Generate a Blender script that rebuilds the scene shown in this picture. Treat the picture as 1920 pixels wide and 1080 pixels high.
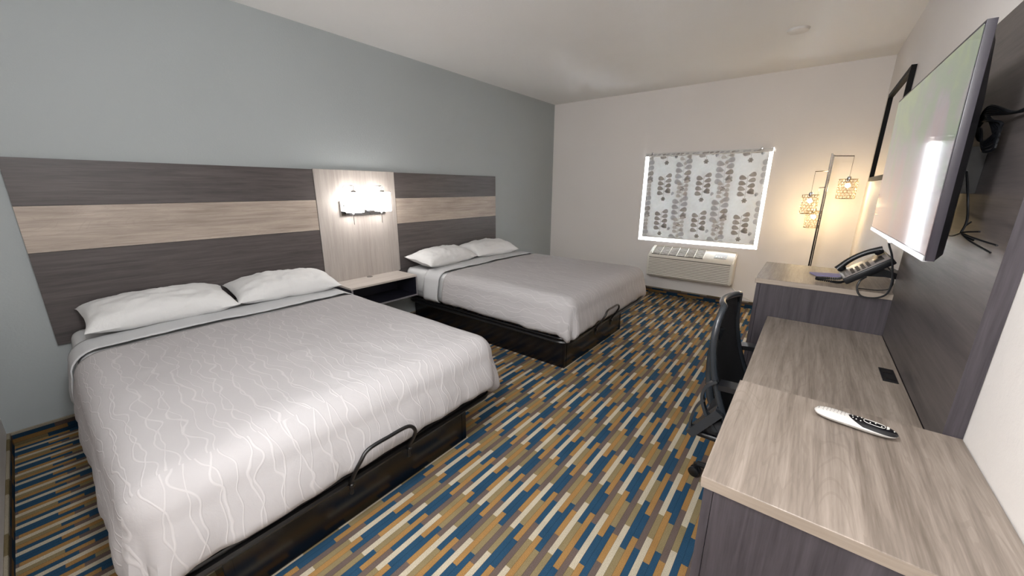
import bpy, bmesh, math, random
from mathutils import Vector, Matrix, noise
random.seed(7)
PI = math.pi
S = bpy.context.scene
for o in list(bpy.data.objects): bpy.data.objects.remove(o)

# ------------------------------------------------------------ camera, world, added fill lights
FPX = 706.27
YAW, PITCH, ROLL = .66260, -.26031, .00566
cam_d = bpy.data.cameras.new('camera'); cam_d.sensor_width = 36; cam_d.lens = FPX/1920*36
cam_d.clip_start = .02
cam = bpy.data.objects.new('camera', cam_d); S.collection.objects.link(cam)
F = Vector((-math.sin(YAW)*math.cos(PITCH), math.cos(YAW)*math.cos(PITCH), math.sin(PITCH)))
R = Vector((math.cos(YAW), math.sin(YAW), 0)); U = R.cross(F)
R2 = R*math.cos(ROLL)+U*math.sin(ROLL); U2 = -R*math.sin(ROLL)+U*math.cos(ROLL)
M = Matrix((R2, U2, -F)).transposed().to_4x4(); M.translation = Vector((3.4594, .1356, 1.4795))
cam.matrix_world = M
S.camera = cam
S.view_settings.view_transform = 'Standard'; S.view_settings.look = 'None'
S.view_settings.gamma = 1; S.view_settings.use_curve_mapping = False
S.view_settings.exposure = 1.48
w = bpy.data.worlds.new('sky'); S.world = w; w.use_nodes = True
w.node_tree.nodes['Background'].inputs[0].default_value = (.86, .93, 1, 1)
w.node_tree.nodes['Background'].inputs[1].default_value = 26.0

def fill_light(name, loc, power, col):
    l = bpy.data.lights.new(name, 'POINT'); l.shadow_soft_size = .13
    l.energy = power; l.color = col
    o = bpy.data.objects.new(name, l); S.collection.objects.link(o); o.location = loc
    return o
# added fill lights, out of view (their globe glass and stems are built further down)
fill_light('room_fill_light', (2.85, .42, 2.30), 27, (.97, .985, 1))
fill_light('hall_fill_light', (2.9, -1.3, 2.30), 44, (.97, .985, 1))

# ------------------------------------------------------------ dimensions
W, D, H = 3.86, 5.6375, 2.74
NY = -.175           # near wall of the bed side
HX, HY = 2.35, -3.0    # unseen entry passage, added behind the camera for the light

# ------------------------------------------------------------ helpers
ROOT = {}
def lin(h):
    h = h.lstrip('#'); v = [int(h[i:i+2], 16)/255 for i in (0, 2, 4)]
    return tuple(c/12.92 if c <= .04045 else ((c+.055)/1.055)**2.4 for c in v)+(1,)
def link_mesh(name, bm, mats, parent=None, smooth=False, keep=False):
    me = bpy.data.meshes.new(name)
    off = ROOT.get(parent.name, Vector()) if parent else Vector()
    if parent and off.length: bmesh.ops.translate(bm, verts=bm.verts, vec=-off)
    if not keep: bmesh.ops.recalc_face_normals(bm, faces=bm.faces)
    for f in bm.faces: f.smooth = smooth
    bm.to_mesh(me); bm.free()
    o = bpy.data.objects.new(name, me); S.collection.objects.link(o)
    for m in (mats if isinstance(mats, (list, tuple)) else [mats]): me.materials.append(m)
    if parent: o.parent = parent
    if smooth == 'auto' or smooth:
        try: me.set_sharp_from_angle(angle=math.radians(40))
        except Exception: pass
    if parent: ROOT[o.name] = off
    return o
def thing(name, loc, label, cat, group=None):
    o = bpy.data.objects.new(name, None); S.collection.objects.link(o); o.location = loc
    o.empty_display_size = .1
    o['label'] = label; o['category'] = cat
    if group: o['group'] = group
    ROOT[o.name] = Vector(loc)
    return o
def tag(o, label, cat, group=None):
    o['label'] = label; o['category'] = cat
    if group: o['group'] = group
    return o
def struct(name, bm, m, smooth=False, parent=None):
    o = link_mesh(name, bm, m, parent, smooth=smooth)
    if parent is None: o['kind'] = 'structure'
    return o
def end_band(o, mat, axis=1):
    o.data.materials.append(mat); k = len(o.data.materials)-1
    for p in o.data.polygons:
        if abs(p.normal[axis]) > .9: p.material_index = k
    return o
def BM(): return bmesh.new()
def box(bm, x0, x1, y0, y1, z0, z1, bev=0, seg=2, mat=0, mtx=None):
    vs = [bm.verts.new((x, y, z)) for z in (z0, z1) for x, y in ((x0, y0), (x1, y0), (x1, y1), (x0, y1))]
    fs = [bm.faces.new([vs[i] for i in q]) for q in ((3, 2, 1, 0), (4, 5, 6, 7), (0, 1, 5, 4), (1, 2, 6, 5), (2, 3, 7, 6), (3, 0, 4, 7))]
    for f in fs: f.material_index = mat
    allv = vs
    if bev:
        es = list({e for f in fs for e in f.edges})
        r = bmesh.ops.bevel(bm, geom=es, offset=bev, segments=seg, profile=.5, affect='EDGES', clamp_overlap=True)
        allv = list({v for f in r['faces'] for v in f.verts} | {v for v in vs if v.is_valid})
        for f in r['faces']: f.material_index = mat
    if mtx is not None: bmesh.ops.transform(bm, matrix=mtx, verts=allv)
    return allv
def bxo(name, x0, x1, y0, y1, z0, z1, m, parent=None, bev=0, seg=2):
    b = BM(); box(b, x0, x1, y0, y1, z0, z1, bev, seg); return link_mesh(name, b, m, parent, smooth=bool(bev))
def frame_of(d):
    d = d.normalized(); a = Vector((0, 0, 1)) if abs(d.z) < .9 else Vector((1, 0, 0))
    u = d.cross(a).normalized(); return u, d.cross(u).normalized()
def tube(bm, pts, r, n=8, closed=False, mat=0, cap=True):
    pts = [Vector(p) for p in pts]; rings = []; N = len(pts)
    u = None
    for i, p in enumerate(pts):
        if closed: d = pts[(i+1) % N]-pts[i-1]
        else: d = pts[min(i+1, N-1)]-pts[max(i-1, 0)]
        if d.length < 1e-9: d = Vector((0, 0, 1))
        d.normalize()
        if u is None: u, v = frame_of(d)
        else:
            u = (u-d*u.dot(d)); u = u.normalized() if u.length > 1e-6 else frame_of(d)[0]; v = d.cross(u)
        rr = r[i] if isinstance(r, (list, tuple)) else r
        rings.append([bm.verts.new(p+u*math.cos(2*PI*k/n)*rr+v*math.sin(2*PI*k/n)*rr) for k in range(n)])
    for i in range(N if closed else N-1):
        a, b = rings[i], rings[(i+1) % N]
        for k in range(n):
            f = bm.faces.new((a[k], a[(k+1) % n], b[(k+1) % n], b[k])); f.material_index = mat
    if cap and not closed:
        bm.faces.new(rings[0][::-1]).material_index = mat; bm.faces.new(rings[-1]).material_index = mat
def lathe(bm, c, prof, n=24, axis='z', mat=0, caps=True):
    rings = []
    for r, h in prof:
        ring = []
        for k in range(n):
            a = 2*PI*k/n; x, y = r*math.cos(a), r*math.sin(a)
            p = (x, y, h) if axis == 'z' else ((h, x, y) if axis == 'x' else (x, h, y))
            ring.append(bm.verts.new(Vector(c)+Vector(p)))
        rings.append(ring)
    for a, b in zip(rings, rings[1:]):
        for k in range(n):
            bm.faces.new((a[k], a[(k+1) % n], b[(k+1) % n], b[k])).material_index = mat
    if caps:
        bm.faces.new(rings[0][::-1]).material_index = mat; bm.faces.new(rings[-1]).material_index = mat
def smooth_path(pts, k=8):
    pts = [Vector(p) for p in pts]; out = []
    for i in range(len(pts)-1):
        p0 = pts[max(i-1, 0)]; p1 = pts[i]; p2 = pts[i+1]; p3 = pts[min(i+2, len(pts)-1)]
        for j in range(k):
            t = j/k
            out.append(.5*((2*p1)+(p2-p0)*t+(2*p0-5*p1+4*p2-p3)*t*t+(3*p1-p0-3*p2+p3)*t**3))
    out.append(pts[-1]); return out
def prism(bm, poly, h0, h1, plane='xy', mat=0):
    def P(a, b, h): return (a, b, h) if plane == 'xy' else ((a, h, b) if plane == 'xz' else (h, a, b))
    A = [bm.verts.new(P(a, b, h0)) for a, b in poly]; B = [bm.verts.new(P(a, b, h1)) for a, b in poly]
    n = len(poly)
    bm.faces.new(A[::-1]).material_index = mat; bm.faces.new(B).material_index = mat
    for i in range(n): bm.faces.new((A[i], A[(i+1) % n], B[(i+1) % n], B[i])).material_index = mat
    return A+B

# ------------------------------------------------------------ materials
def new_mat(name):
    m = bpy.data.materials.new(name); m.use_nodes = True
    nt = m.node_tree; return m, nt, nt.nodes['Principled BSDF']
def N(nt, t, **k):
    n = nt.nodes.new(t)
    for a, b in k.items():
        if a.startswith('i_'): n.inputs[int(a[2:])].default_value = b
        else: setattr(n, a, b)
    return n
def mth(nt, op, a, b=None, c=None):
    n = nt.nodes.new('ShaderNodeMath'); n.operation = op
    for i, v in enumerate((a, b, c)):
        if v is None: continue
        if isinstance(v, (int, float)): n.inputs[i].default_value = v
        else: nt.links.new(v, n.inputs[i])
    return n.outputs[0]
def mixc(nt, f, a, b, mode='MIX'):
    n = nt.nodes.new('ShaderNodeMix'); n.data_type = 'RGBA'; n.blend_type = mode
    for i, v in ((0, f), (6, a), (7, b)):
        if isinstance(v, (int, float, tuple)): n.inputs[i].default_value = v
        else: nt.links.new(v, n.inputs[i])
    return n.outputs[2]
def coords(nt, scale=(1, 1, 1), rot=(0, 0, 0)):
    tc = N(nt, 'ShaderNodeTexCoord'); mp = N(nt, 'ShaderNodeMapping')
    mp.inputs['Scale'].default_value = scale; mp.inputs['Rotation'].default_value = rot
    nt.links.new(tc.outputs['Object'], mp.inputs[0]); return mp.outputs[0]
def noise_tex(nt, vec, scale, detail=3, rough=.5, dist=0):
    n = N(nt, 'ShaderNodeTexNoise'); n.inputs['Scale'].default_value = scale
    n.inputs['Detail'].default_value = detail; n.inputs['Roughness'].default_value = rough
    n.inputs['Distortion'].default_value = dist
    if vec is not None: nt.links.new(vec, n.inputs['Vector'])
    return n.outputs['Fac']
def bump(nt, b, h, strength, dist=.002):
    n = N(nt, 'ShaderNodeBump'); n.inputs['Strength'].default_value = strength; n.inputs['Distance'].default_value = dist
    nt.links.new(h, n.inputs['Height']); nt.links.new(n.outputs[0], b.inputs['Normal'])
def ramp(nt, fac, stops, interp='LINEAR'):
    n = N(nt, 'ShaderNodeValToRGB'); r = n.color_ramp; r.interpolation = interp
    while len(r.elements) > 1: r.elements.remove(r.elements[-1])
    r.elements[0].position = stops[0][0]; r.elements[0].color = stops[0][1]
    for p, c in stops[1:]:
        e = r.elements.new(p); e.color = c
    nt.links.new(fac, n.inputs[0]); return n.outputs[0]
def plain(name, col, rough=.5, metal=0, spec=.5, bumpy=None, coat=0):
    m, nt, b = new_mat(name)
    c = lin(col) if isinstance(col, str) else col
    vec = coords(nt); f = noise_tex(nt, vec, 40, 2)
    cc = mixc(nt, f, tuple(x*.94 for x in c[:3])+(1,), tuple(min(1, x*1.06) for x in c[:3])+(1,))
    nt.links.new(cc, b.inputs['Base Color'])
    b.inputs['Roughness'].default_value = rough; b.inputs['Metallic'].default_value = metal
    b.inputs['Specular IOR Level'].default_value = spec; b.inputs['Coat Weight'].default_value = coat
    if bumpy: bump(nt, b, noise_tex(nt, vec, bumpy[0], 3), bumpy[1], bumpy[2])
    return m
def paint(name, col, rough=.6):
    m, nt, b = new_mat(name); vec = coords(nt)
    f = noise_tex(nt, vec, 1.2, 2); c = lin(col)
    nt.links.new(mixc(nt, f, tuple(x*.97 for x in c[:3])+(1,), tuple(min(1, x*1.03) for x in c[:3])+(1,)), b.inputs['Base Color'])
    b.inputs['Roughness'].default_value = rough; b.inputs['Specular IOR Level'].default_value = .35
    bump(nt, b, noise_tex(nt, vec, 75, 3, .55), .28, .004)
    return m
def wood(name, c_dark, c_light, axis, rough=.42, contrast=1.0, cathedral=0.0):
    m, nt, b = new_mat(name)
    sc = [1, 1, 1]; sc['xyz'.index(axis)] = .045
    v = coords(nt, tuple(sc))
    f1 = noise_tex(nt, v, 55, 5, .62, .4)
    f2 = noise_tex(nt, v, 210, 3, .6)
    sc2 = [1, 1, 1]; sc2['xyz'.index(axis)] = .12
    v2 = coords(nt, tuple(sc2)); f3 = noise_tex(nt, v2, 7, 3, .5, 1.2)
    s = mth(nt, 'ADD', mth(nt, 'MULTIPLY', f1, .5), mth(nt, 'ADD', mth(nt, 'MULTIPLY', f2, .25), mth(nt, 'MULTIPLY', f3, .35)))
    k = .17/contrast
    c = ramp(nt, s, [(.55-k, lin(c_dark)), (.55+k, lin(c_light))])
    if cathedral:
        bands = mth(nt, 'ABSOLUTE', mth(nt, 'SUBTRACT', mth(nt, 'FRACT', mth(nt, 'MULTIPLY', f3, 22)), .5))
        fine = mth(nt, 'MULTIPLY', mth(nt, 'LESS_THAN', bands, .10), mth(nt, 'MULTIPLY', f1, cathedral))
        c = mixc(nt, fine, c, lin(c_dark))
    nt.links.new(c, b.inputs['Base Color'])
    b.inputs['Roughness'].default_value = rough; b.inputs['Specular IOR Level'].default_value = .4
    bump(nt, b, f2, .10, .001)
    return m
CARPET = dict(blue='#2b4c66', gold='#a27c4c', brown='#6a5c56', cream='#c0b5a0', olive='#8c7d5c')
def carpet(name, along='y', across='x', dark=1.0, stretch=1.0):
    m, nt, b = new_mat(name)
    tc = N(nt, 'ShaderNodeTexCoord'); sp = N(nt, 'ShaderNodeSeparateXYZ'); nt.links.new(tc.outputs['Object'], sp.inputs[0])
    X = sp.outputs['XYZ'.index(across.upper())]; Y = sp.outputs['XYZ'.index(along.upper())]
    jag = noise_tex(nt, coords(nt), 420, 1)
    u = mth(nt, 'DIVIDE', mth(nt, 'ADD', X, -2.8155+20*.2032), .2032)
    u = mth(nt, 'FRACT', u); col = mth(nt, 'FLOOR', mth(nt, 'MULTIPLY', u, 8))
    yj = mth(nt, 'ADD', Y, mth(nt, 'MULTIPLY', mth(nt, 'SUBTRACT', jag, .5), .006))
    t = mth(nt, 'FRACT', mth(nt, 'DIVIDE', mth(nt, 'ADD', yj, -1.214+20*.487), .487*stretch))
    cc = {k: lin(v) for k, v in CARPET.items()}
    cols = [[(0, 'cream'), (.68, 'olive')],
            [(0, 'blue'), (.08, 'olive'), (.433, 'blue')],
            [(0, 'gold'), (.604, 'blue'), (.916, 'gold')],
            [(0, 'brown'), (.177, 'blue'), (.505, 'brown')],
            [(0, 'cream'), (.68, 'olive')],
            [(0, 'gold'), (.08, 'blue'), (.423, 'gold')],
            [(0, 'blue'), (.587, 'olive'), (.95, 'blue')],
            [(0, 'brown'), (.19, 'gold'), (.52, 'brown')]]
    out = None
    for i, st in enumerate(cols):
        r = ramp(nt, t, [(p, cc[k]) for p, k in st], 'CONSTANT')
        if out is None: out = r
        else: out = mixc(nt, mth(nt, 'COMPARE', col, float(i), .4), out, r)
    # yarn speckle and fine ribs along the strips
    vec = coords(nt)
    sp1 = noise_tex(nt, vec, 330, 2, .7); 
    sp2 = noise_tex(nt, vec, 9, 2)
    v = mth(nt, 'ADD', .22, mth(nt, 'MULTIPLY', sp1, 1.4))
    ed = mth(nt, 'ABSOLUTE', mth(nt, 'SUBTRACT', mth(nt, 'FRACT', mth(nt, 'MULTIPLY', u, 8)), .5))
    seam = mth(nt, 'SUBTRACT', 1, mth(nt, 'MULTIPLY', mth(nt, 'GREATER_THAN', ed, .465), .4))
    rib = mth(nt, 'ADD', .92, mth(nt, 'MULTIPLY', mth(nt, 'SINE', mth(nt, 'MULTIPLY', X, 2*PI/.0051)), .09))
    v = mth(nt, 'MULTIPLY', mth(nt, 'MULTIPLY', v, seam), rib)
    v = mth(nt, 'MULTIPLY', v, mth(nt, 'ADD', .85*dark, mth(nt, 'MULTIPLY', sp2, .3*dark)))
    cmb = N(nt, 'ShaderNodeCombineXYZ')
    for i in range(3): nt.links.new(v, cmb.inputs[i])
    fin = mixc(nt, 1.0, out, cmb.outputs[0], 'MULTIPLY')
    nt.links.new(fin, b.inputs['Base Color']); b.inputs['Roughness'].default_value = .95
    b.inputs['Specular IOR Level'].default_value = .1
    bump(nt, b, sp1, .6, .004)
    return m
def fabric(name, col, weave=900, wrinkle=.25, embroidery=0.0):
    m, nt, b = new_mat(name); vec = coords(nt); c = lin(col)
    h = noise_tex(nt, vec, 9, 5, .6, .8)
    fine = noise_tex(nt, vec, weave, 1)
    base = mixc(nt, fine, tuple(x*.96 for x in c[:3])+(1,), c)
    hh = mth(nt, 'ADD', mth(nt, 'MULTIPLY', h, wrinkle*2), mth(nt, 'MULTIPLY', fine, .03))
    if embroidery:
        sp = N(nt, 'ShaderNodeSeparateXYZ'); tc = N(nt, 'ShaderNodeTexCoord'); nt.links.new(tc.outputs['Object'], sp.inputs[0])
        yz = mth(nt, 'ADD', sp.outputs[1], mth(nt, 'MULTIPLY', mth(nt, 'SUBTRACT', sp.outputs[2], .332), mth(nt, 'MULTIPLY', mth(nt, 'LESS_THAN', sp.outputs[0], .84), .9)))
        tot = None
        for sc, amp, per, off in ((5.5, .17, .060, 0), (6.5, .15, .075, 7.3)):
            mp = N(nt, 'ShaderNodeMapping'); nt.links.new(tc.outputs['Object'], mp.inputs[0]); mp.inputs['Location'].default_value = (off, off, off)
            n1 = noise_tex(nt, mp.outputs[0], sc, 1.5, .4)
            q = mth(nt, 'DIVIDE', mth(nt, 'ADD', yz, mth(nt, 'MULTIPLY', n1, amp)), per)
            e = mth(nt, 'ABSOLUTE', mth(nt, 'SUBTRACT', mth(nt, 'FRACT', q), .5))
            ln = ramp(nt, e, [(.0, (1, 1, 1, 1)), (.022, (.9, .9, .9, 1)), (.06, (0, 0, 0, 1))])
            tot = ln if tot is None else mth(nt, 'MAXIMUM', tot, ln)
        hh = mth(nt, 'ADD', hh, mth(nt, 'MULTIPLY', tot, embroidery))
        base = mixc(nt, mth(nt, 'MULTIPLY', tot, .19), base, lin('#e2dfde'))
    nt.links.new(base, b.inputs['Base Color'])
    b.inputs['Roughness'].default_value = .95; b.inputs['Specular IOR Level'].default_value = .08
    bump(nt, b, hh, .55, .009)
    return m
def emis(name, col, strength, rough=.4):
    m, nt, b = new_mat(name)
    b.inputs['Base Color'].default_value = lin(col); b.inputs['Roughness'].default_value = rough
    b.inputs['Emission Color'].default_value = lin(col); b.inputs['Emission Strength'].default_value = strength
    return m

M_wall_grey = paint('grey_paint', '#a1a7a8')
M_wall_white = paint('off_white_paint', '#dfdad6')
M_ceiling = paint('ceiling_paint', '#eeedeb', .5)
M_carpet = carpet('striped_carpet')
M_base_y = carpet('carpet_base_lengthwise', 'y', 'z', .55)
M_base_x = carpet('carpet_base_crosswise', 'x', 'z', .55)
M_dark_y = wood('dark_laminate_horizontal', '#3d393a', '#625b5a', 'y')
M_dark_z = wood('dark_laminate_vertical', '#2b282c', '#4b464b', 'z')
M_light_y = wood('pale_laminate_horizontal', '#8e8177', '#bdb0a4', 'y', cathedral=.3)
M_light_z = wood('pale_laminate_vertical', '#9b938d', '#b6afa9', 'z')
M_top = wood('grey_oak_top', '#5f554c', '#998d83', 'y', cathedral=.3)
M_edge = wood('edge_band', '#84786c', '#a09488', 'x')
M_nstop = wood('nightstand_top', '#b5aca5', '#cdc5be', 'y')
M_black = plain('black_laminate', '#0c0b0f', .18, spec=.6)
M_blackwood = plain('black_box_laminate', '#22222c', .35)
M_blackmetal = plain('black_metal', '#0d0d0f', .35, spec=.6)
M_sheet = fabric('white_sheet', '#cfd0d1', wrinkle=.25)
M_pillow = fabric('white_pillowcase', '#dadada', wrinkle=.55)
M_band = fabric('folded_sheet_grey_white', '#c3c4c6', wrinkle=.15)
M_duvet = fabric('embroidered_duvet', '#afacad', wrinkle=.22, embroidery=.15)
M_plastic_b = plain('black_plastic', '#101216', .35)
M_mesh = plain('black_mesh_fabric', '#191a1e', .8, bumpy=(500, .5, .002))
M_grey_pl = plain('dark_grey_plastic', '#2a2e33', .25, spec=.6)
M_chrome = plain('chrome', '#c8c8c8', .12, 1)
M_dchrome = plain('dark_chrome', '#5f5a55', .22, 1)
M_lattice = plain('champagne_wire', '#8d7d66', .35, 1)
M_ptac = plain('cream_plastic', '#d3cec3', .45)
M_ptac_d = plain('dark_grille', '#3a3735', .6)
M_white_pl = plain('white_plastic', '#dcd8d2', .35)
M_shade = emis('lit_glass_shade', '#fffaf6', 5.5)
M_bulb = emis('warm_bulb', '#ffe0a8', 22)
M_mirror = plain('mirror_glass', '#e4e4e2', .02, 1)
M_globe, nt, bs = new_mat('added_globe_glass'); nt.nodes.remove(bs)  # clear shell of the added, unseen globe lamps
tr = N(nt, 'ShaderNodeBsdfTransparent'); gl = N(nt, 'ShaderNodeBsdfGlossy'); gl.inputs['Roughness'].default_value = .05
mx = N(nt, 'ShaderNodeMixShader'); mx.inputs[0].default_value = .06
nt.links.new(tr.outputs[0], mx.inputs[1]); nt.links.new(gl.outputs[0], mx.inputs[2]); nt.links.new(mx.outputs[0], nt.nodes['Material Output'].inputs[0])

# ------------------------------------------------------------ room shell
T = .12
b = BM(); box(b, -T, W+T, HY-T, D+T, -.1, 0); struct('floor', b, M_carpet)
b = BM(); box(b, -T, W+T, HY-T, D+.3, H, H+.1); struct('ceiling', b, M_ceiling)
b = BM(); box(b, -T, 0, NY-T, D+.3, 0, H); struct('wall_left', b, M_wall_grey)
b = BM(); box(b, W, W+T, HY-T, D+.3, 0, H); struct('wall_right', b, M_wall_white)
WX0, WX1, WZ0, WZ1 = 1.515, 2.995, .757, 1.945
b = BM()
box(b, 0, WX0, D, D+.22, 0, H); box(b, WX1, W, D, D+.22, 0, H)
box(b, WX0, WX1, D, D+.22, 0, WZ0); box(b, WX0, WX1, D, D+.22, WZ1, H)
bmesh.ops.remove_doubles(b, verts=b.verts, dist=1e-5)
struct('wall_far', b, M_wall_white)
b = BM(); box(b, 0, HX, NY-T, NY, 0, H); struct('wall_near', b, M_wall_white)
b = BM(); box(b, HX-T, HX, HY, NY-T, 0, H); struct('wall_hall', b, M_wall_white)
b = BM(); box(b, HX-T, W, HY-T, HY, 0, H); struct('wall_entry', b, M_wall_white)
BB = .088
b = BM(); box(b, .0, .012, NY+.012, D-.012, 0, BB, .002, 1); struct('baseboard_left', b, M_base_y)
b = BM(); box(b, .0, W, D-.012, D, 0, BB, .002, 1); struct('baseboard_far', b, M_base_x)
b = BM(); box(b, .0, HX, NY, NY+.012, 0, BB, .002, 1); struct('baseboard_near', b, M_base_x)
b = BM(); box(b, W-.012, W, HY, .95, 0, BB, .002, 1); box(b, W-.012, W, 3.2, D-.012, 0, BB, .002, 1); struct('baseboard_right', b, M_base_y)

# window: frame, sash bars and pane at the back of the reveal
b = BM()
yf0, yf1 = D+.15, D+.19
box(b, WX0, WX0+.04, yf0, yf1, WZ0, WZ1); box(b, WX1-.04, WX1, yf0, yf1, WZ0, WZ1)
box(b, WX0+.04, WX1-.04, yf0, yf1, WZ0, WZ0+.04); box(b, WX0+.04, WX1-.04, yf0, yf1, WZ1-.04, WZ1)
box(b, (WX0+WX1)/2-.02, (WX0+WX1)/2+.02, yf0, yf1, WZ0+.04, WZ1-.04)
win = struct('window_1', b, M_white_pl)
m, nt, bs = new_mat('window_glass'); nt.nodes.remove(bs)
tr = N(nt, 'ShaderNodeBsdfTransparent'); gl = N(nt, 'ShaderNodeBsdfGlossy'); gl.inputs['Roughness'].default_value = .02
mx = N(nt, 'ShaderNodeMixShader'); mx.inputs[0].default_value = .08
nt.links.new(tr.outputs[0], mx.inputs[1]); nt.links.new(gl.outputs[0], mx.inputs[2]); nt.links.new(mx.outputs[0], nt.nodes['Material Output'].inputs[0])
M_glass = m
b = BM(); box(b, WX0+.041, WX1-.041, yf0+.015, yf0+.021, WZ0+.041, WZ1-.041); link_mesh('window_pane', b, M_glass, win)

# ------------------------------------------------------------ roller blind with leafy print
def translucent(name, col, tcol, tw=.45):
    m, nt, bs = new_mat(name); vec = coords(nt)
    f = noise_tex(nt, vec, 3.5, 4, .6)
    c = lin(col); cc = mixc(nt, f, tuple(x*.92 for x in c[:3])+(1,), c)
    nt.links.new(cc, bs.inputs['Base Color']); bs.inputs['Roughness'].default_value = .7
    t = N(nt, 'ShaderNodeBsdfTranslucent'); t.inputs[0].default_value = lin(tcol)
    mx = N(nt, 'ShaderNodeMixShader'); mx.inputs[0].default_value = tw
    nt.links.new(bs.outputs[0], mx.inputs[1]); nt.links.new(t.outputs[0], mx.inputs[2])
    nt.links.new(mx.outputs[0], nt.nodes['Material Output'].inputs[0]); return m
TW = .10
M_bl = [translucent('blind_fabric', '#d4d3d1', '#dadcdc', TW), translucent('blind_print_brown', '#aeaaa6', '#b4b0ad', TW),
        translucent('blind_print_grey', '#bcbdbf', '#c0c2c4', TW), translucent('blind_print_faint', '#c4c0bb', '#c9c6c1', TW),
        translucent('blind_print_dark', '#a29e9a', '#a8a4a0', TW)]
blind = thing('roller_blind', (2.25, D-.02, 1.93), 'leaf-printed pale grey roller blind backlit in the window of the far wall', 'blind')
by = D+.012
bx0, bx1, bz0 = 1.558, 2.958, .815
b = BM(); box(b, bx0, bx1, by, by+.0015, bz0, 1.925)
PY = by-.0004
def poly(bm, pts, mat, dy=0):
    vs = [bm.verts.new((x, PY-dy, z)) for x, z in pts]
    f = bm.faces.new(vs); f.material_index = mat
    if f.normal.y > 0: f.normal_flip()
def clip(pts):
    for ax, lim, sg in ((0, bx0+.002, 1), (0, bx1-.002, -1), (1, bz0+.002, 1), (1, 1.9, -1)):
        out = []
        for i in range(len(pts)):
            p, q = pts[i-1], pts[i]; a = (p[ax]-lim)*sg; c = (q[ax]-lim)*sg
            if (a >= 0) != (c >= 0):
                t = a/(a-c); out.append((p[0]+(q[0]-p[0])*t, p[1]+(q[1]-p[1])*t))
            if c >= 0: out.append(q)
        pts = out
        if len(pts) < 3: return None
    return pts
def leaf(bm, x, z, ang, L, Wd, mat, dy):
    pts = []
    for k in range(14):
        a = 2*PI*k/14; r = (1-math.cos(a))/2    # teardrop: point at 0
        px = L*(.5-.5*math.cos(a)); pz = Wd*.5*math.sin(a)*(.35+.65*r)
        pts.append((x+px*math.cos(ang)-pz*math.sin(ang), z+px*math.sin(ang)+pz*math.cos(ang)))
    pts = clip(pts)
    if pts: poly(bm, pts, mat, dy)
def rect(bm, x0, x1, z0, z1, mat, dy):
    pts = clip([(x0, z0), (x1, z0), (x1, z1), (x0, z1)])
    if pts: poly(bm, pts, mat, dy)
def motif(bm, cx, cz, s, mat, mat2, dy, mir=1):
    rect(bm, cx-.002, cx+.002, cz-.15*s, cz+.13*s, mat, dy)
    for i, zz in enumerate((-.10, -.035, .03, .095)):
        leaf(bm, cx-.008*s, cz+zz*s, PI-.25, .084*s, .080*s, mat, dy+.0001)
        leaf(bm, cx+.008*s, cz+(zz+.035)*s, .30, .082*s, .078*s, mat if i != 1 else mat2, dy+.0001)
    for a in (0, .5, 1.0): leaf(bm, cx+.02*s, cz-.075*s, a, .07*s, .035*s, mat2, dy+.0002)
    for k in range(6): leaf(bm, cx, cz-.165*s, k*PI/3, .03*s, .025*s, mat2, dy+.0002)
for j in range(-1, 3):
    for i in range(-1, 4):
        px = i*.4875; pz = -j*.4755
        motif(b, 1.802+px, 1.505+pz, 1.0, 1, 4, .0003)
        motif(b, 2.03+px, 1.665+pz, 1.12, 2, 1, .0009)
        motif(b, 2.03+px+.012, 1.455+pz, .8, 3, 3, .0015)
        leaf(b, 1.91+px, 1.39+pz, 1.2, .05, .05, 2, .0021); leaf(b, 1.925+px, 1.40+pz, 2.6, .03, .02, 3, .0021)
link_mesh('blind_fabric', b, M_bl, blind, keep=True)
b = BM(); prism(b, [(1.517, 1.90), (2.993, 1.90), (2.993, 1.943), (1.517, 1.943)], D-.028, D-.022, 'xz')
PY = D-.0285
def clip(pts): return pts if all(1.52 < p[0] < 2.99 and 1.902 < p[1] < 1.941 for p in pts) else None
for i in range(12):
    for k in (0, 1): leaf(b, 1.58+i*.115+random.uniform(-.02, .02), 1.915+.01*k, PI*k+.2, .05, .026, random.choice((1, 2, 2)), 0)
link_mesh('valance', b, M_bl, blind, keep=True)
b = BM(); lathe(b, (1.56, D+.02, 1.915), [(.019, 0), (.019, 1.39)], 16, 'x'); link_mesh('roller_tube', b, M_white_pl, blind, True)
b = BM(); box(b, bx0, bx1, by-.006, by+.006, bz0-.014, bz0, .003); link_mesh('bottom_rail', b, M_white_pl, blind, True)
b = BM(); box(b, 1.517, 2.993, D-.028, D+.04, 1.9435, 1.9455)
link_mesh('head_rail', b, M_white_pl, blind)
for x in (1.62, 2.88):
    b = BM(); box(b, x-.012, x+.012, D-.034, D-.0285, 1.925, 1.952, .002); link_mesh('bracket_clip', b, M_chrome, blind, True)
b = BM(); tube(b, [(2.975, D-.01, 1.9), (2.976, D-.01, 1.0)], .0016, 6); lathe(b, (2.976, D-.01, .985), [(.004, 0), (.006, .01), (.002, .02)], 8)
link_mesh('pull_cord', b, M_white_pl, blind, True)

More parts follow.
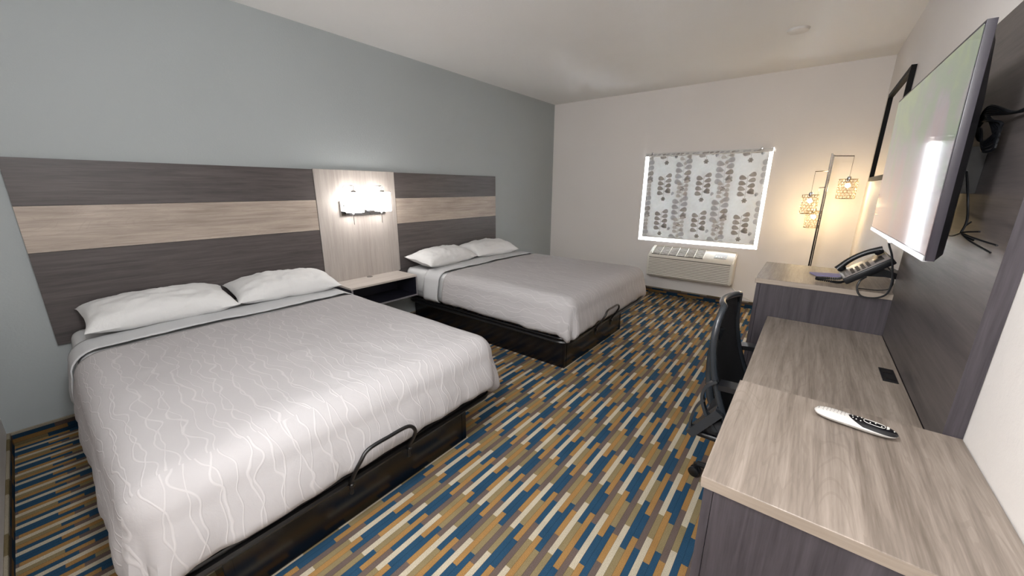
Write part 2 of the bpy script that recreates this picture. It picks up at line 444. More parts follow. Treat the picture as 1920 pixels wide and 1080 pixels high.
# ------------------------------------------------------------ wall air conditioner
pt = thing('wall_air_conditioner', (2.27, D-.12, .28), 'cream wall air conditioner under the window', 'air conditioner')
X0, X1 = 1.745, 2.805
prof = [(D-.001, .285), (5.415, .30), (5.40, .315), (5.40, .575), (5.412, .592), (D-.001, .70)]
b = BM()
A = [b.verts.new((X0, y, z)) for y, z in prof]; B2 = [b.verts.new((X1, y, z)) for y, z in prof]
b.faces.new(A); b.faces.new(B2[::-1])
for i in range(len(prof)): b.faces.new((A[i], B2[i], B2[(i+1) % 6], A[(i+1) % 6]))
bmesh.ops.bevel(b, geom=[e for e in b.edges if abs(e.verts[0].co.x-e.verts[1].co.x) < 1e-6], offset=.014, segments=3, affect='EDGES', clamp_overlap=True)
link_mesh('housing', b, M_ptac, pt, True)
b = BM()
for k in range(11):
    z = .325+k*.0215
    prism(b, [(5.401, z), (5.401, z+.013), (5.392, z+.015), (5.386, z+.002)], X0+.03, X1-.03, 'yz')
link_mesh('front_louvers', b, M_ptac, pt)
b = BM()
box(b, X0+.03, X1-.03, 5.3965, 5.400, .318, .57)
link_mesh('louver_recess', b, plain('louver_shadow_plastic', '#8b867d', .6), pt)
# top grille lies on the slope
def slope(y): return .592+(y-5.412)/(D-.001-5.412)*(.70-.592)
b = BM()
gx0, gx1 = X0+.05, X0+.70
y0, y1 = 5.43, 5.62
prism(b, [(y0, slope(y0)+.0005), (y1, slope(y1)+.0005), (y1, slope(y1)+.003), (y0, slope(y0)+.003)], gx0, gx1, 'yz')
link_mesh('grille_recess', b, M_ptac_d, pt)
b = BM()
for k in range(9):
    y = y0+.012+k*(y1-y0-.02)/8.5
    prism(b, [(y, slope(y)+.003), (y+.007, slope(y)+.003), (y+.007, slope(y)+.009), (y, slope(y)+.009)], gx0, gx1, 'yz')
for k in range(7):
    x = gx0+k*(gx1-gx0)/6
    prism(b, [(y0, slope(y0)+.002), (y1, slope(y1)+.002), (y1, slope(y1)+.0105), (y0, slope(y0)+.0105)], x-.003, x+.003, 'yz')
link_mesh('top_grille', b, M_ptac, pt)
b = BM(); y0, y1 = 5.47, 5.56
prism(b, [(y0, slope(y0)+.0005), (y1, slope(y1)+.0005), (y1, slope(y1)+.004), (y0, slope(y0)+.004)], X1-.24, X1-.10, 'yz')
link_mesh('control_panel', b, plain('control_grey', '#77736c', .4), pt)
b = BM()
for k in range(4): prism(b, [(5.49, slope(5.49)+.004), (5.505, slope(5.505)+.004), (5.505, slope(5.505)+.007), (5.49, slope(5.49)+.007)], X1-.225+k*.03, X1-.205+k*.03, 'yz')
link_mesh('control_button', b, M_white_pl, pt)
b = BM(); tube(b, smooth_path([(2.79, 5.60, .30), (2.80, 5.61, .25), (2.85, 5.62, .20), (2.93, 5.625, .14), (3.05, 5.625, .10), (3.2, 5.6, .05), (3.3, 5.6, .03)]), .005, 8)
link_mesh('power_cord', b, M_ptac, pt, True)

# ------------------------------------------------------------ headboard and centre panel
ZT, Z1, Z2, ZB = 1.624, 1.366, 1.104, .55
HT = .022
def headboard(y0, y1, label):
    t = thing('headboard', (0, (y0+y1)/2, ZB), label, 'headboard', 'striped headboards on the grey wall')
    g = .0012
    bxo('top_board', .001, HT, y0, y1, Z1+g, ZT, M_dark_y, t)['label'] = 'dark grey wood-grain board'
    bxo('middle_board', .001, HT, y0, y1, Z2+g, Z1-g, M_light_y, t)['label'] = 'pale wood-grain board'
    bxo('bottom_board', .001, HT, y0, y1, ZB, Z2-g, M_dark_y, t)['label'] = 'dark grey wood-grain board'
    return t
headboard(.11, 1.743, 'dark and pale striped headboard behind the nearer bed, left of the sconce panel')
headboard(2.561, 4.163, 'dark and pale striped headboard behind the farther bed, right of the sconce panel')
b = BM(); box(b, .001, .026, 1.746, 2.558, .606, ZT+.004, .0015, 1)
tag(link_mesh('wall_panel', b, M_light_z), 'pale wood-grain wall panel behind the glowing sconce', 'panel')

# ------------------------------------------------------------ nightstand
ns = thing('nightstand', (.18, 2.15, .39), 'wall-hung open nightstand with pale top between the beds', 'nightstand')
n0, n1, nd = 1.80, 2.52, .352
b = BM(); box(b, .001, nd, n0, n1, .588, .606, .001, 1); link_mesh('top', b, M_nstop, ns)
bxo('side_panel', .001, nd-.002, n0, n0+.016, .39, .588, M_blackwood, ns); bxo('side_panel', .001, nd-.002, n1-.016, n1, .39, .588, M_blackwood, ns)
bxo('bottom_panel', .001, nd-.002, n0+.016, n1-.016, .39, .405, M_blackwood, ns); bxo('back_panel', .001, .015, n0+.016, n1-.016, .405, .588, M_blackwood, ns)
M_band_grey = plain('grey_edge_band', '#7f7c80', .4)
b = BM(); e = nd-.002; box(b, e, e+.002, n0, n0+.016, .39, .588); box(b, e, e+.002, n1-.016, n1, .39, .588); box(b, e, e+.002, n0+.016, n1-.016, .39, .405)
link_mesh('edge_trim', b, M_band_grey, ns)
b = BM(); lathe(b, (.06, 2.165, .606), [(.028, 0), (.028, .003), (.021, .003), (.019, .0015)], 24); link_mesh('cable_grommet', b, plain('grommet_grey', '#6f6a66', .4), ns, True)

# ------------------------------------------------------------ sconce
sc = thing('wall_sconce', (.03, 2.18, 1.29), 'chrome two-light wall sconce with glowing white shades above the nightstand', 'wall lamp')
b = BM(); box(b, .027, .05, 1.945, 2.412, 1.218, 1.353, .003); link_mesh('backplate', b, M_chrome, sc, True)
for yc in (2.035, 2.33):
    b = BM(); lathe(b, (.135, yc, 1.25), [(.076, 0), (.08, .004), (.08, .176), (.076, .18)], 28)
    sh = link_mesh('lamp_shade', b, M_shade, sc, True)
    b = BM(); tube(b, smooth_path([(.052, yc-.055, 1.30), (.05+.03, yc-.07, 1.36), (.09, yc-.072, 1.455), (.10, yc-.066, 1.482), (.115, yc-.045, 1.485), (.135, yc, 1.485), (.135, yc, 1.44)], 6), .005, 8)
    link_mesh('arm', b, M_chrome, sc, True)
    b = BM(); lathe(b, (.135, yc, 1.431), [(.025, 0), (.02, .014), (.006, .02)], 16); link_mesh('socket_cap', b, M_chrome, sc, True)
    b = BM(); tube(b, [(.135, yc-.02, 1.249), (.135, yc-.02, 1.14)], .0028, 6); lathe(b, (.135, yc-.02, 1.215), [(.004, 0), (.008, .01), (.008, .025), (.004, .034)], 12)
    link_mesh('pull_switch', b, M_chrome, sc, True)
b = BM(); lathe(b, (.05, 2.21, 1.25), [(.008, 0), (.008, .012), (.004, .02)], 12, 'x'); lathe(b, (.05, 2.225, 1.25), [(.006, 0), (.006, .012)], 12, 'x')
link_mesh('power_outlet', b, M_grey_pl, sc, True)

# ------------------------------------------------------------ beds
def drape(xh, xf, y0, y1, zt, zb, r, foot=True, amp=1.0, off=0.0, seed=0, thick=.006, flare=.02, droop=0.0):
    """cloth over a bed: ribs run from the centre line outwards and down the sides (and the foot)"""
    y0 -= off; y1 += off; zt += off; xf += off
    ya, yb, xa = y0+r, y1-r, xf-r
    yc = (ya+yb)/2; sp = xa-(yb-ya)/2*.9
    ribs = []       # (outer point, normal, spine point)
    n1 = max(4, int((xa-xh)/.022))
    for i in range(n1+1):
        x = xh+(xa-xh)*i/n1; ribs.append((Vector((x, ya)), Vector((0, -1)), Vector((min(x, sp) if foot else x, yc))))
    if foot:
        for i in range(1, 12):
            a = -PI/2+i/12*PI/2; ribs.append((Vector((xa, ya)), Vector((math.cos(a), math.sin(a))), Vector((sp, yc))))
        n2 = int((yb-ya)/.022)
        for i in range(n2+1): ribs.append((Vector((xa, ya+(yb-ya)*i/n2)), Vector((1, 0)), Vector((sp, yc))))
        for i in range(1, 12):
            a = i/12*PI/2; ribs.append((Vector((xa, yb)), Vector((math.cos(a), math.sin(a))), Vector((sp, yc))))
        for i in range(n1+1):
            x = xa+(xh-xa)*i/n1; ribs.append((Vector((x, yb)), Vector((0, 1)), Vector((min(x, sp), yc))))
    bm = BM(); rows = []
    NI, NA, ND = 26, 7, 14
    def build(rb, s):
        P, n, C = rb; col = []
        edge_z = zb+.018*noise.noise((s*2.3, seed, 0))+.008*noise.noise((s*9, seed, 3))-droop*max(0, abs(n.x*n.y)*2)**1.5
        if abs(n.x) < .5 and droop: edge_z += 0
        drop = zt-r-edge_z
        for i in range(NI+1):
            t = i/NI; q = C+(P-C)*t
            h = .009*noise.noise((q.x*2.5, q.y*2.5, seed))+.006*noise.noise((q.x*7, q.y*7, seed+4))+.0025*noise.noise((q.x*19, q.y*19, seed+8))+.010*(1-abs(q.y-yc)/(yb-ya)*2)
            col.append(Vector((q.x, q.y, zt+h*amp)))
        for i in range(1, NA+1):
            a = i/NA*PI/2; k = amp*.004*noise.noise((s*5, a, seed))
            q = P+n*(math.sin(a)*r+k); col.append(Vector((q.x, q.y, zt-r+math.cos(a)*r)))
        corner = max(0, abs(n.x*n.y)*2)
        for i in range(1, ND+1):
            t = i/ND
            k = flare*math.sin(t*PI*.62)+amp*t*(.016*noise.noise((s*6, t*.8, seed+9))+.008*noise.noise((s*17, t*.6, seed+5)))
            k += corner*t*.02*math.sin(math.atan2(n.y, n.x)*11+seed)
            if t > .8: k -= (t-.8)**2*.9
            q = P+n*(r+k); col.append(Vector((q.x, q.y, zt-r-drop*t)))
        return [bm.verts.new(c) for c in col]
    s = 0; prev = None; cols = []
    for rb in ribs:
        if prev is not None: s += (rb[0]-prev[0]).length+(rb[1]-prev[1]).length*r*1.4
        cols.append(build(rb, s)); prev = rb
    if not foot:
        ribs2 = [(Vector((p.x, yb)), Vector((0, 1)), c) for p, n, c in ribs]
        s = 40; c2 = []
        for i, rb in enumerate(ribs2): s += .022; c2.append(build(rb, s))
        groups = [cols, c2]
    else: groups = [cols]
    for g in groups:
        for a, c in zip(g, g[1:]):
            for i in range(len(a)-1):
                bm.faces.new((a[i], a[i+1], c[i+1], c[i]))
    bmesh.ops.remove_doubles(bm, verts=bm.verts, dist=2e-4)
    return bm
def add_solid(o, th, off=1):
    md = o.modifiers.new('thick', 'SOLIDIFY'); md.thickness = th; md.offset = off
def pillow_bm(L, Dp, Th, seed):
    """soft pillow: long axis y, depth x, lying at z=0"""
    bm = BM(); nu, nv = 44, 30; g = {}
    for side in (1, -1):
        for i in range(nu+1):
            for j in range(nv+1):
                u = -1+2*i/nu; v = -1+2*j/nv
                if side < 0 and (i in (0, nu) or j in (0, nv)): g[side, i, j] = g[1, i, j]; continue
                e = max(0, (1-abs(u)**3.2))**.55*max(0, (1-abs(v)**2.6))**.6
                pin = 1-.06*(1-abs(v)**2)*abs(u)**6-.0; pinv = 1-.10*(1-u*u)*abs(v)**6
                y = u*L/2*(pin); x = v*Dp/2*pinv
                wr = noise.noise((u*3+seed, v*3, seed*1.7))*.14+noise.noise((u*9+seed, v*5, seed))*.09+noise.noise((u*22+seed, v*9, seed))*.05*abs(v)
                crease = .09*math.sin(12*u+3*noise.noise((u*2, v*2, seed)))*abs(v)**3
                z = side*Th/2*e*(1+wr+crease) + (.012*noise.noise((u*2, v*2, seed+3)))
                if side < 0: z = max(z*.75, -Th*.38)
                g[side, i, j] = bm.verts.new((x, y, z))
    for side in (1, -1):
        for i in range(nu):
            for j in range(nv):
                q = (g[side, i, j], g[side, i+1, j], g[side, i+1, j+1], g[side, i, j+1])
                bm.faces.new(q if side < 0 else q[::-1])
    return bm
def pillow(yc, L, seed, label, tilt=9, xc=.238, zc=.722, rz=0, Dp=.41, Th=.20):
    bm = pillow_bm(L, Dp, Th, seed)
    o = link_mesh('pillow', bm, M_pillow, smooth=True)
    o.location = (xc, yc, zc); o.rotation_euler = (math.radians(random.uniform(-1.5, 1.5)), math.radians(tilt), math.radians(rz))
    tag(o, label, 'pillow', 'white pillows on the beds')
def tube_rr(bm, x0, x1, y0, y1, z, rc, r):
    pts = []
    for cx, cy, a0 in ((x1-rc, y1-rc, 0), (x0+rc, y1-rc, 90), (x0+rc, y0+rc, 180), (x1-rc, y0+rc, 270)):
        for k in range(7):
            a = math.radians(a0+k*15); pts.append((cx+rc*math.cos(a), cy+rc*math.sin(a), z))
    tube(bm, pts, r, 8, True)
def bed(y0, y1, py0, py1, seed, lab, duvlab, bar):
    cx = 1.0
    t = thing('bed', (cx, (y0+y1)/2, 0), lab, 'bed', 'beds against the grey wall')
    ym0, ym1 = y0+.05, y1-.05
    # platform of four boards
    b = BM(); p0, p1 = .05, 2.02
    box(b, p0, p1-.018, py0, py0+.018, 0, .25, .001, 1); box(b, p0, p1-.018, py1-.018, py1, 0, .25, .001, 1); box(b, p0, p0+.018, py0+.018, py1-.018, 0, .25)
    link_mesh('platform', b, M_black, t)
    b = BM(); box(b, p1-.018, p1, py0, py1, 0, .25, .002, 1); box(b, p1, p1+.002, py0+.03, py0+.035, .01, .245); box(b, p1, p1+.002, py1-.035, py1-.03, .01, .245)
    link_mesh('foot_board', b, M_black, t)
    # steel foundation: rounded rim, lengthwise rails and a wire grid
    b = BM()
    tube_rr(b, .05, 2.09, ym0-.02, ym1+.02, .268, .10, .017)
    tube_rr(b, .05, 2.09, ym0-.02, ym1+.02, .300, .10, .010)
    for yy in (ym0+.4, (ym0+ym1)/2, ym1-.4): box(b, .06, 2.08, yy-.015, yy+.015, .252, .282)
    link_mesh('foundation_rim', b, M_blackmetal, t, True)
    b = BM()
    k = 0
    while .12+k*.05 < 2.06: tube(b, [(.12+k*.05, ym0-.01, .298), (.12+k*.05, ym1+.01, .298)], .0022, 5); k += 1
    k = 0
    while ym0+.03+k*.05 < ym1: tube(b, [(.07, ym0+.03+k*.05, .294), (2.08, ym0+.03+k*.05, .294)], .0022, 5); k += 1
    link_mesh('wire_grid', b, M_blackmetal, t)
    b = BM(); box(b, .03, 2.04, ym0, ym1, .305, .615, .06, 5)
    link_mesh('mattress', b, M_sheet, t, True)
    # mattress retainer loop at the foot
    a0, a1 = bar; xr = 2.085
    b = BM(); tube(b, smooth_path([(xr+.024, a0, .215), (xr+.028, a0, .27), (xr+.075, a0, .35), (xr+.102, a0+.012, .405), (xr+.105, a0+.05, .443), (xr+.105, (a0+a1)/2, .447), (xr+.105, a1-.05, .443), (xr+.102, a1-.012, .405), (xr+.075, a1, .35), (xr+.028, a1, .27), (xr+.024, a1, .215)], 6), .0085, 10)
    for yy in (a0, a1): lathe(b, (xr+.008, yy, .262), [(.011, 0), (.011, .028), (.006, .033)], 10, 'x')
    link_mesh('mattress_retainer', b, M_blackmetal, t, True)
    # fitted sheet over the head of the mattress
    b = drape(.045, .72, ym0, ym1, .617, .345, .055, False, .8, .003, seed+20, flare=.008)
    o = link_mesh('fitted_sheet', b, M_sheet, t, True); add_solid(o, .003)
    # duvet
    du = thing('duvet', (1.2, (y0+y1)/2, .3), duvlab, 'duvet', 'embroidered duvets on the beds')
    b = drape(.66, 2.115, y0+.022, y1-.022,   .632, .332, .115, True, 1.0, .008, seed, flare=.03, droop=.05)
    o = link_mesh('cover', b, M_duvet, du, True); add_solid(o, .006)
    b = drape(.37, .70, y0+.022, y1-.022, .632, .322, .115, False, 1.0, .011, seed, flare=.026)
    o = link_mesh('folded_top', b, M_band, du, True); add_solid(o, .006); o['label'] = 'plain pale fold across the top'
    return t
bed(.12, 1.735, .323, 1.537, 1, 'black platform bed nearest the camera, left of the nightstand', 'pale embroidered duvet on the bed nearest the camera', (.765, 1.06))
bed(2.585, 4.30, 2.703, 3.892, 5, 'black platform bed farther off, between the nightstand and the window wall', 'pale embroidered duvet on the bed nearer the window', (3.08, 3.40))
pillow(.580, .735, 2.1, 'white pillow on the nearer bed, left one by the headboard edge')
pillow(1.315, .735, 5.3, 'white pillow on the nearer bed, next to the nightstand', zc=.718, rz=-3)
pillow(2.985, .77, 9.2, 'white pillow on the farther bed, next to the nightstand', rz=4)
pillow(3.765, .75, 12.7, 'white pillow on the farther bed, on the side by the window wall', rz=-3)

# ------------------------------------------------------------ right-hand furniture
# near cabinet
nc = thing('cabinet', (3.61, 1.23, 0), 'dark wood-grain cabinet with pale top carrying the remote, nearest the camera', 'cabinet', 'cabinets either side of the desk')
XN, Y0, Y1, ZN = 3.361, .950, 1.505, .863
def cabinet(t, xf, y0, y1, z, doors=1):
    xi = xf+.008
    end_band(bxo('top', xf, W-.002, y0, y1, z-.028, z, [M_top], t, .0015, 1), M_edge)
    b = BM(); box(b, xi+.02, W-.002, y0+.004, y0+.022, 0, z-.028); box(b, xi+.02, W-.002, y1-.022, y1-.001, 0, z-.028)
    box(b, xi+.05, W-.002, y0+.022, y1-.022, .06, .08); box(b, W-.012, W-.002, y0+.022, y1-.022, .08, z-.028)
    link_mesh('carcass', b, M_dark_z, t)
    b = BM(); box(b, xi, xi+.019, y0+.004, y1-.002, .03, z-.030, .001, 1); dr = link_mesh('door', b, M_dark_z, t)
    b = BM(); hy = y1-.05; tube(b, smooth_path([(xi, hy, .50), (xi-.022, hy, .505), (xi-.022, hy, .62), (xi, hy, .625)], 5), .005, 8)
    h = link_mesh('door_handle', b, M_chrome, dr, True)
cabinet(nc, XN, Y0, Y1, ZN)
fc = thing('cabinet', (3.57, 2.88, 0), 'tall dark wood-grain cabinet with the telephone on it, at the far end of the desk', 'cabinet', 'cabinets either side of the desk')
cabinet(fc, 3.272, 2.572, 3.18, 1.005)
# desk
dk = thing('desk', (3.59, 2.04, .4), 'grey oak desk worktop slung between the two cabinets', 'desk')
bxo('desktop', 3.358, 3.822, 1.507, 2.571, .772, .80, M_top, dk, .0015, 1)
bxo('back_panel', 3.80, 3.858, 1.507, 2.571, .2, .771, M_dark_z, dk)
b = BM(); box(b, 3.765, 3.808, 1.965, 2.10, .8002, .803, .001, 1); pl = link_mesh('power_outlet', b, M_plastic_b, dk)
b = BM()
for k in range(2):
    yy = 1.985+k*.062; b = BM(); box(b, 3.774, 3.800, yy, yy+.034, .803, .8042); link_mesh('outlet_socket', b, M_blackmetal, pl)
# wall panel behind the television
b = BM(); box(b, 3.823, W-.001, 1.508, 2.569, .802, 1.985); box(b, 3.823, W-.001, 2.5695, 2.62, 1.007, 1.985)
tag(end_band(link_mesh('media_panel', b, M_dark_y), M_dark_z), 'dark wood-grain panel rising from the desk behind the television', 'panel')

# ------------------------------------------------------------ television
tv = thing('television', (3.80, 2.12, 1.58), 'wall-mounted flat television on the dark panel over the desk', 'television')
pn, pf = Vector((3.705, 1.597, 0)), Vector((3.685, 2.645, 0))
ax = (pf-pn).normalized(); nx = Vector((ax.y, -ax.x, 0))    # nx points to the wall
if nx.x < 0: nx = -nx
TL = (pf-pn).length; zb, zt = 1.296, 1.862
LEAN = -.0225      # the set leans slightly forward at the top
MT = Matrix.Translation(pn+nx*(.013-LEAN*1.296)) @ Matrix((( nx.x, ax.x, nx.x*LEAN, 0), (nx.y, ax.y, nx.y*LEAN, 0), (0, 0, 1, 0), (0, 0, 0, 1)))
def tvbox(name, x0, x1, y0, y1, z0, z1, m, bev=0, par=None):
    b = BM(); box(b, x0, x1, y0, y1, z0, z1, bev, 2); bmesh.ops.transform(b, matrix=MT, verts=b.verts)
    return link_mesh(name, b, m, par or tv, bool(bev))
M_bezel = plain('tv_bezel', '#2a2730', .3, spec=.6)
tvbox('bezel', .0, .018, 0, TL, zb, zt, M_bezel, .001)
m, nt, bs = new_mat('tv_picture'); v = coords(nt, (1, 1.4, 1.0)); f = noise_tex(nt, v, 5, 4, .6, .6)
sp = N(nt, 'ShaderNodeSeparateXYZ'); tc = N(nt, 'ShaderNodeTexCoord'); nt.links.new(tc.outputs['Object'], sp.inputs[0])
h = mth(nt, 'ADD', mth(nt, 'MULTIPLY', sp.outputs[2], 1.7), mth(nt, 'ADD', .5, mth(nt, 'MULTIPLY', mth(nt, 'SUBTRACT', f, .5), 2.2)))
pic = ramp(nt, h, [(.15, lin('#a58f8e')), (.45, lin('#9f979d')), (.60, lin('#93978f')), (.72, lin('#8b9a86')), (.85, lin('#8f9b88')), (1, lin('#98a585'))])
bs.inputs['Base Color'].default_value = (.01, .01, .01, 1); nt.links.new(pic, bs.inputs['Emission Color'])
bs.inputs['Emission Strength'].default_value = .26; bs.inputs['Roughness'].default_value = .05; bs.inputs['IOR'].default_value = 1.35
M_pic = m
tvbox('screen', -.0012, .0, .008, TL-.008, zb+.014, zt-.008, M_pic)
b = BM()
prof = None
vs = []
for fy, dx in ((.004, .0185), (.03, .036), (.12, .058), (.88, .058), (.95, .040), (.996, .0185)):
    for fz, dz in ((.004, .0185), (.03, .042), (.15, .058), (.7, .056), (.93, .028), (.996, .0185)):
        vs.append(b.verts.new(MT @ Vector((min(dx, dz), fy*TL, zb+(zt-zb)*fz))))
for i in range(5):
    for j in range(5): b.faces.new((vs[i*6+j], vs[(i+1)*6+j], vs[(i+1)*6+j+1], vs[i*6+j+1]))
ring = [vs[j] for j in range(6)]+[vs[i*6+5] for i in range(1, 6)]+[vs[30+j] for j in range(4, -1, -1)]+[vs[i*6] for i in range(4, 0, -1)]
b.faces.new(ring[::-1])
link_mesh('back_shell', b, M_plastic_b, tv, False)
tvbox('bottom_trim', -.003, .004, .008, TL-.002, zb-.003, zb+.013, plain('silver_trim', '#b9bcc0', .25, .8))
tvbox('badge', -.005, .004, TL*.5-.03, TL*.5+.03, zb-.009, zb-.002, M_chrome, .001)
tvbox('mount_plate', .059, .07, .33, .70, 1.42, 1.74, M_blackmetal)
bxo('wall_bracket', 3.79, 3.8225, 1.85, 2.35, 1.47, 1.60, M_blackmetal, tv)
for yy in (2.0, 2.2):
    b = BM(); tube(b, [(3.76, yy, 1.535), (3.80, yy, 1.535)], .018, 10); link_mesh('bracket_arm', b, M_blackmetal, tv, True)
# cables behind it
b = BM()
for k in range(5):
    a = k*.006; tube(b, smooth_path([(3.784, 1.80+a, 1.66-a), (3.785, 1.74+a*2, 1.655+a), (3.80, 1.70, 1.64-a*2), (3.79, 1.74, 1.605-a), (3.785, 1.79, 1.615+a), (3.785, 1.83, 1.65), (3.785, 1.78, 1.672+a), (3.805, 1.70-a, 1.665), (3.815, 1.62, 1.66+a*.3)], 6), .0035, 6)
tag(link_mesh('cable_bundle', b, M_plastic_b, smooth=True), 'coiled black cable bundle hanging behind the television', 'cable')
b = BM(); tube(b, smooth_path([(3.784, 1.80, 1.53), (3.79, 1.745, 1.46), (3.80, 1.74, 1.40), (3.795, 1.735, 1.365)], 6), .0028, 6)
for dy, dz in ((.05, .01), (-.02, .03), (.03, -.015), (.16, -.01), (.14, -.03)):
    tube(b, smooth_path([(3.795, 1.735, 1.365), (3.80, 1.735-dy*.5, 1.365+dz*.5), (3.812, 1.73-dy*1.3, 1.365+dz)], 5), .0022, 6)
tube(b, smooth_path([(3.795, 1.735, 1.365), (3.79, 1.80, 1.35), (3.79, 1.9, 1.36), (3.80, 2.1, 1.40)], 5), .0022, 6)
tag(link_mesh('tied_cable', b, M_plastic_b, smooth=True), 'thin black tied cable dangling below the television mount', 'cable')

# ------------------------------------------------------------ mirror on the right wall
mr = thing('wall_mirror', (W-.015, 4.57, 1.93), 'black-framed mirror on the right wall beyond the television', 'mirror')
m0, m1, mz0, mz1 = 4.07, 5.14, 1.555, 2.305
b = BM(); fw = .035
for a in ((m0, m1, mz0, mz0+fw), (m0, m1, mz1-fw, mz1), (m0, m0+fw, mz0+fw, mz1-fw), (m1-fw, m1, mz0+fw, mz1-fw)):
    box(b, W-.03, W-.001, *a, .001, 1)
link_mesh('mirror_frame', b, plain('black_frame_wood', '#0c0b0b', .6, spec=.15), mr)
bxo('mirror_glass', W-.014, W-.008, m0+fw, m1-fw, mz0+fw, mz1-fw, M_mirror, mr)

# ------------------------------------------------------------ floor lamp
fl = thing('floor_lamp', (3.53, 5.27, 0), 'dark chrome floor lamp with three lattice shades in the far corner', 'lamp')
b = BM(); box(b, 3.519, 3.533, 5.262, 5.278, .02, 1.83, .002, 1); box(b, 3.536, 3.546, 5.262, 5.278, .02, 1.815, .002, 1); link_mesh('pole', b, M_dchrome, fl)
b = BM(); lathe(b, (3.53, 5.27, 0), [(.14, 0), (.14, .014), (.12, .022), (.02, .024)], 32); link_mesh('base', b, M_dchrome, fl, True)
def lshade(cx, cy, ztop, r, h, arm):
    b = BM(); tube(b, arm, .0045, 6); link_mesh('arm', b, M_dchrome, fl, False)
    b = BM(); tube(b, [arm[-1], (cx, cy, ztop+.025)], .0016, 6); link_mesh('hanging_cord', b, M_dchrome, fl)
    b = BM(); lathe(b, (cx, cy, ztop-.02), [(.018, 0), (.02, .03), (.016, .045), (.004, .05)], 14); link_mesh('socket', b, M_chrome, fl, True)
    b = BM()
    def P(a, z, rr=r): return (cx+rr*math.cos(a), cy+rr*math.sin(a), z)
    for z in (ztop, ztop-h): tube(b, [P(2*PI*k/28, z) for k in range(28)], .0028, 5, True)
    for k in range(3): tube(b, [(cx, cy, ztop), P(2*PI*k/3, ztop)], .0015, 5)
    rnd = random.Random(int(cx*1000))
    rows, cols = 7, 15
    for i in range(rows):
        for j in range(cols):
            a = 2*PI*(j+.5*(i % 2)+rnd.uniform(-.15, .15))/cols; z = ztop-h*(i+.5+rnd.uniform(-.1, .1))/rows
            s = h/rows*rnd.uniform(.45, .66); k = 7
            pts = []
            for q in range(k):
                t = 2*PI*q/k+rnd.uniform(-.3, .3)
                zz = min(ztop, max(ztop-h, z+s*math.sin(t))); pts.append(P(a+s*math.cos(t)/r, zz, r+rnd.uniform(-.001, .001)))
            tube(b, pts, .0015, 4, True)
    link_mesh('lamp_shade', b, M_lattice, fl)
    b = BM(); bmesh.ops.create_uvsphere(b, u_segments=12, v_segments=8, radius=.022, matrix=Matrix.Translation((cx, cy, ztop-.06))); link_mesh('bulb', b, M_bulb, fl, True)
    l = bpy.data.lights.new('lamp_bulb_light', 'POINT'); l.energy = 1.3; l.color = (1, .74, .42); l.shadow_soft_size = .02
    o = bpy.data.objects.new('lamp_bulb_light', l); S.collection.objects.link(o); o.location = (cx, cy, ztop-.10)
lshade(3.695, 5.25, 1.578, .074, .185, [(3.546, 5.266, 1.805), (3.69, 5.25, 1.797), (3.697, 5.25, 1.797)])
lshade(3.42, 5.20, 1.425, .070, .190, [(3.519, 5.262, 1.66), (3.42, 5.20, 1.655)])
lshade(3.478, 5.37, 1.255, .068, .175, [(3.519, 5.278, 1.50), (3.478, 5.37, 1.495)])

# ------------------------------------------------------------ telephone, note pad, remote
ZC = 1.005
ph = thing('telephone', (3.74, 2.69, ZC), 'black desk telephone with a pale keypad on the tall cabinet', 'telephone')
# local frame: e1 runs up the sloping face towards the wall, e2 sideways (+y)
o0 = Vector((3.655, 2.615, ZC+.012)); e1 = Vector((.78, .02, .62)).normalized(); e2 = Vector((-.12, 1, 0)).normalized(); e2 = (e2-e1*e2.dot(e1)).normalized(); e3 = e1.cross(e2)
if e3.z < 0: e3 = -e3
MP = Matrix((( e1.x, e2.x, e3.x, o0.x), (e1.y, e2.y, e3.y, o0.y), (e1.z, e2.z, e3.z, o0.z), (0, 0, 0, 1)))
def pbox(name, *a, m, bev=.003, par=None):
    b = BM(); box(b, *a, bev, 2); bmesh.ops.transform(b, matrix=MP, verts=b.verts); return link_mesh(name, b, m, par or ph, True)
pbox('body', 0, .205, 0, .20, 0, .032, m=M_plastic_b, bev=.006)
M_phgrey = plain('phone_face', '#8e8785', .35)
pbox('face_plate', .006, .198, .006, .128, .0322, .035, m=M_phgrey, bev=.001)
pbox('display', .142, .180, .035, .115, .0352, .037, m=M_plastic_b, bev=.001)
b = BM()
for i in range(4):
    for j in range(4): box(b, .045+i*.022, .059+i*.022, .018+j*.026, .036+j*.026, .0352, .0385, .001, 1)
bmesh.ops.transform(b, matrix=MP, verts=b.verts); link_mesh('keypad', b, plain('keypad_buttons', '#23222a', .4), ph)
b = BM()
for j in range(5): box(b, .014, .022, .012+j*.022, .028+j*.022, .0352, .0375, .001, 1); box(b, .028, .036, .012+j*.022, .028+j*.022, .0352, .0375, .001, 1)
bmesh.ops.transform(b, matrix=MP, verts=b.verts); link_mesh('function_buttons', b, plain('function_button_grey', '#77726f', .4), ph)
# handset: arched bar with two end pads
b = BM(); cen = .166
pts = [(.004, cen, .050), (.022, cen, .056), (.06, cen, .066), (.105, cen, .070), (.15, cen, .066), (.185, cen, .056), (.200, cen, .050)]
path = smooth_path(pts, 5); n = len(path)
tube(b, path, [.013+.005*abs(2*i/(n-1)-1)**2 for i in range(n)], 12)
for x in (.020, .184): lathe(b, (x, cen, .034), [(.015, 0), (.019, .006), (.018, .022)], 16)
bmesh.ops.transform(b, matrix=MP, verts=b.verts); link_mesh('handset', b, M_plastic_b, ph, True)
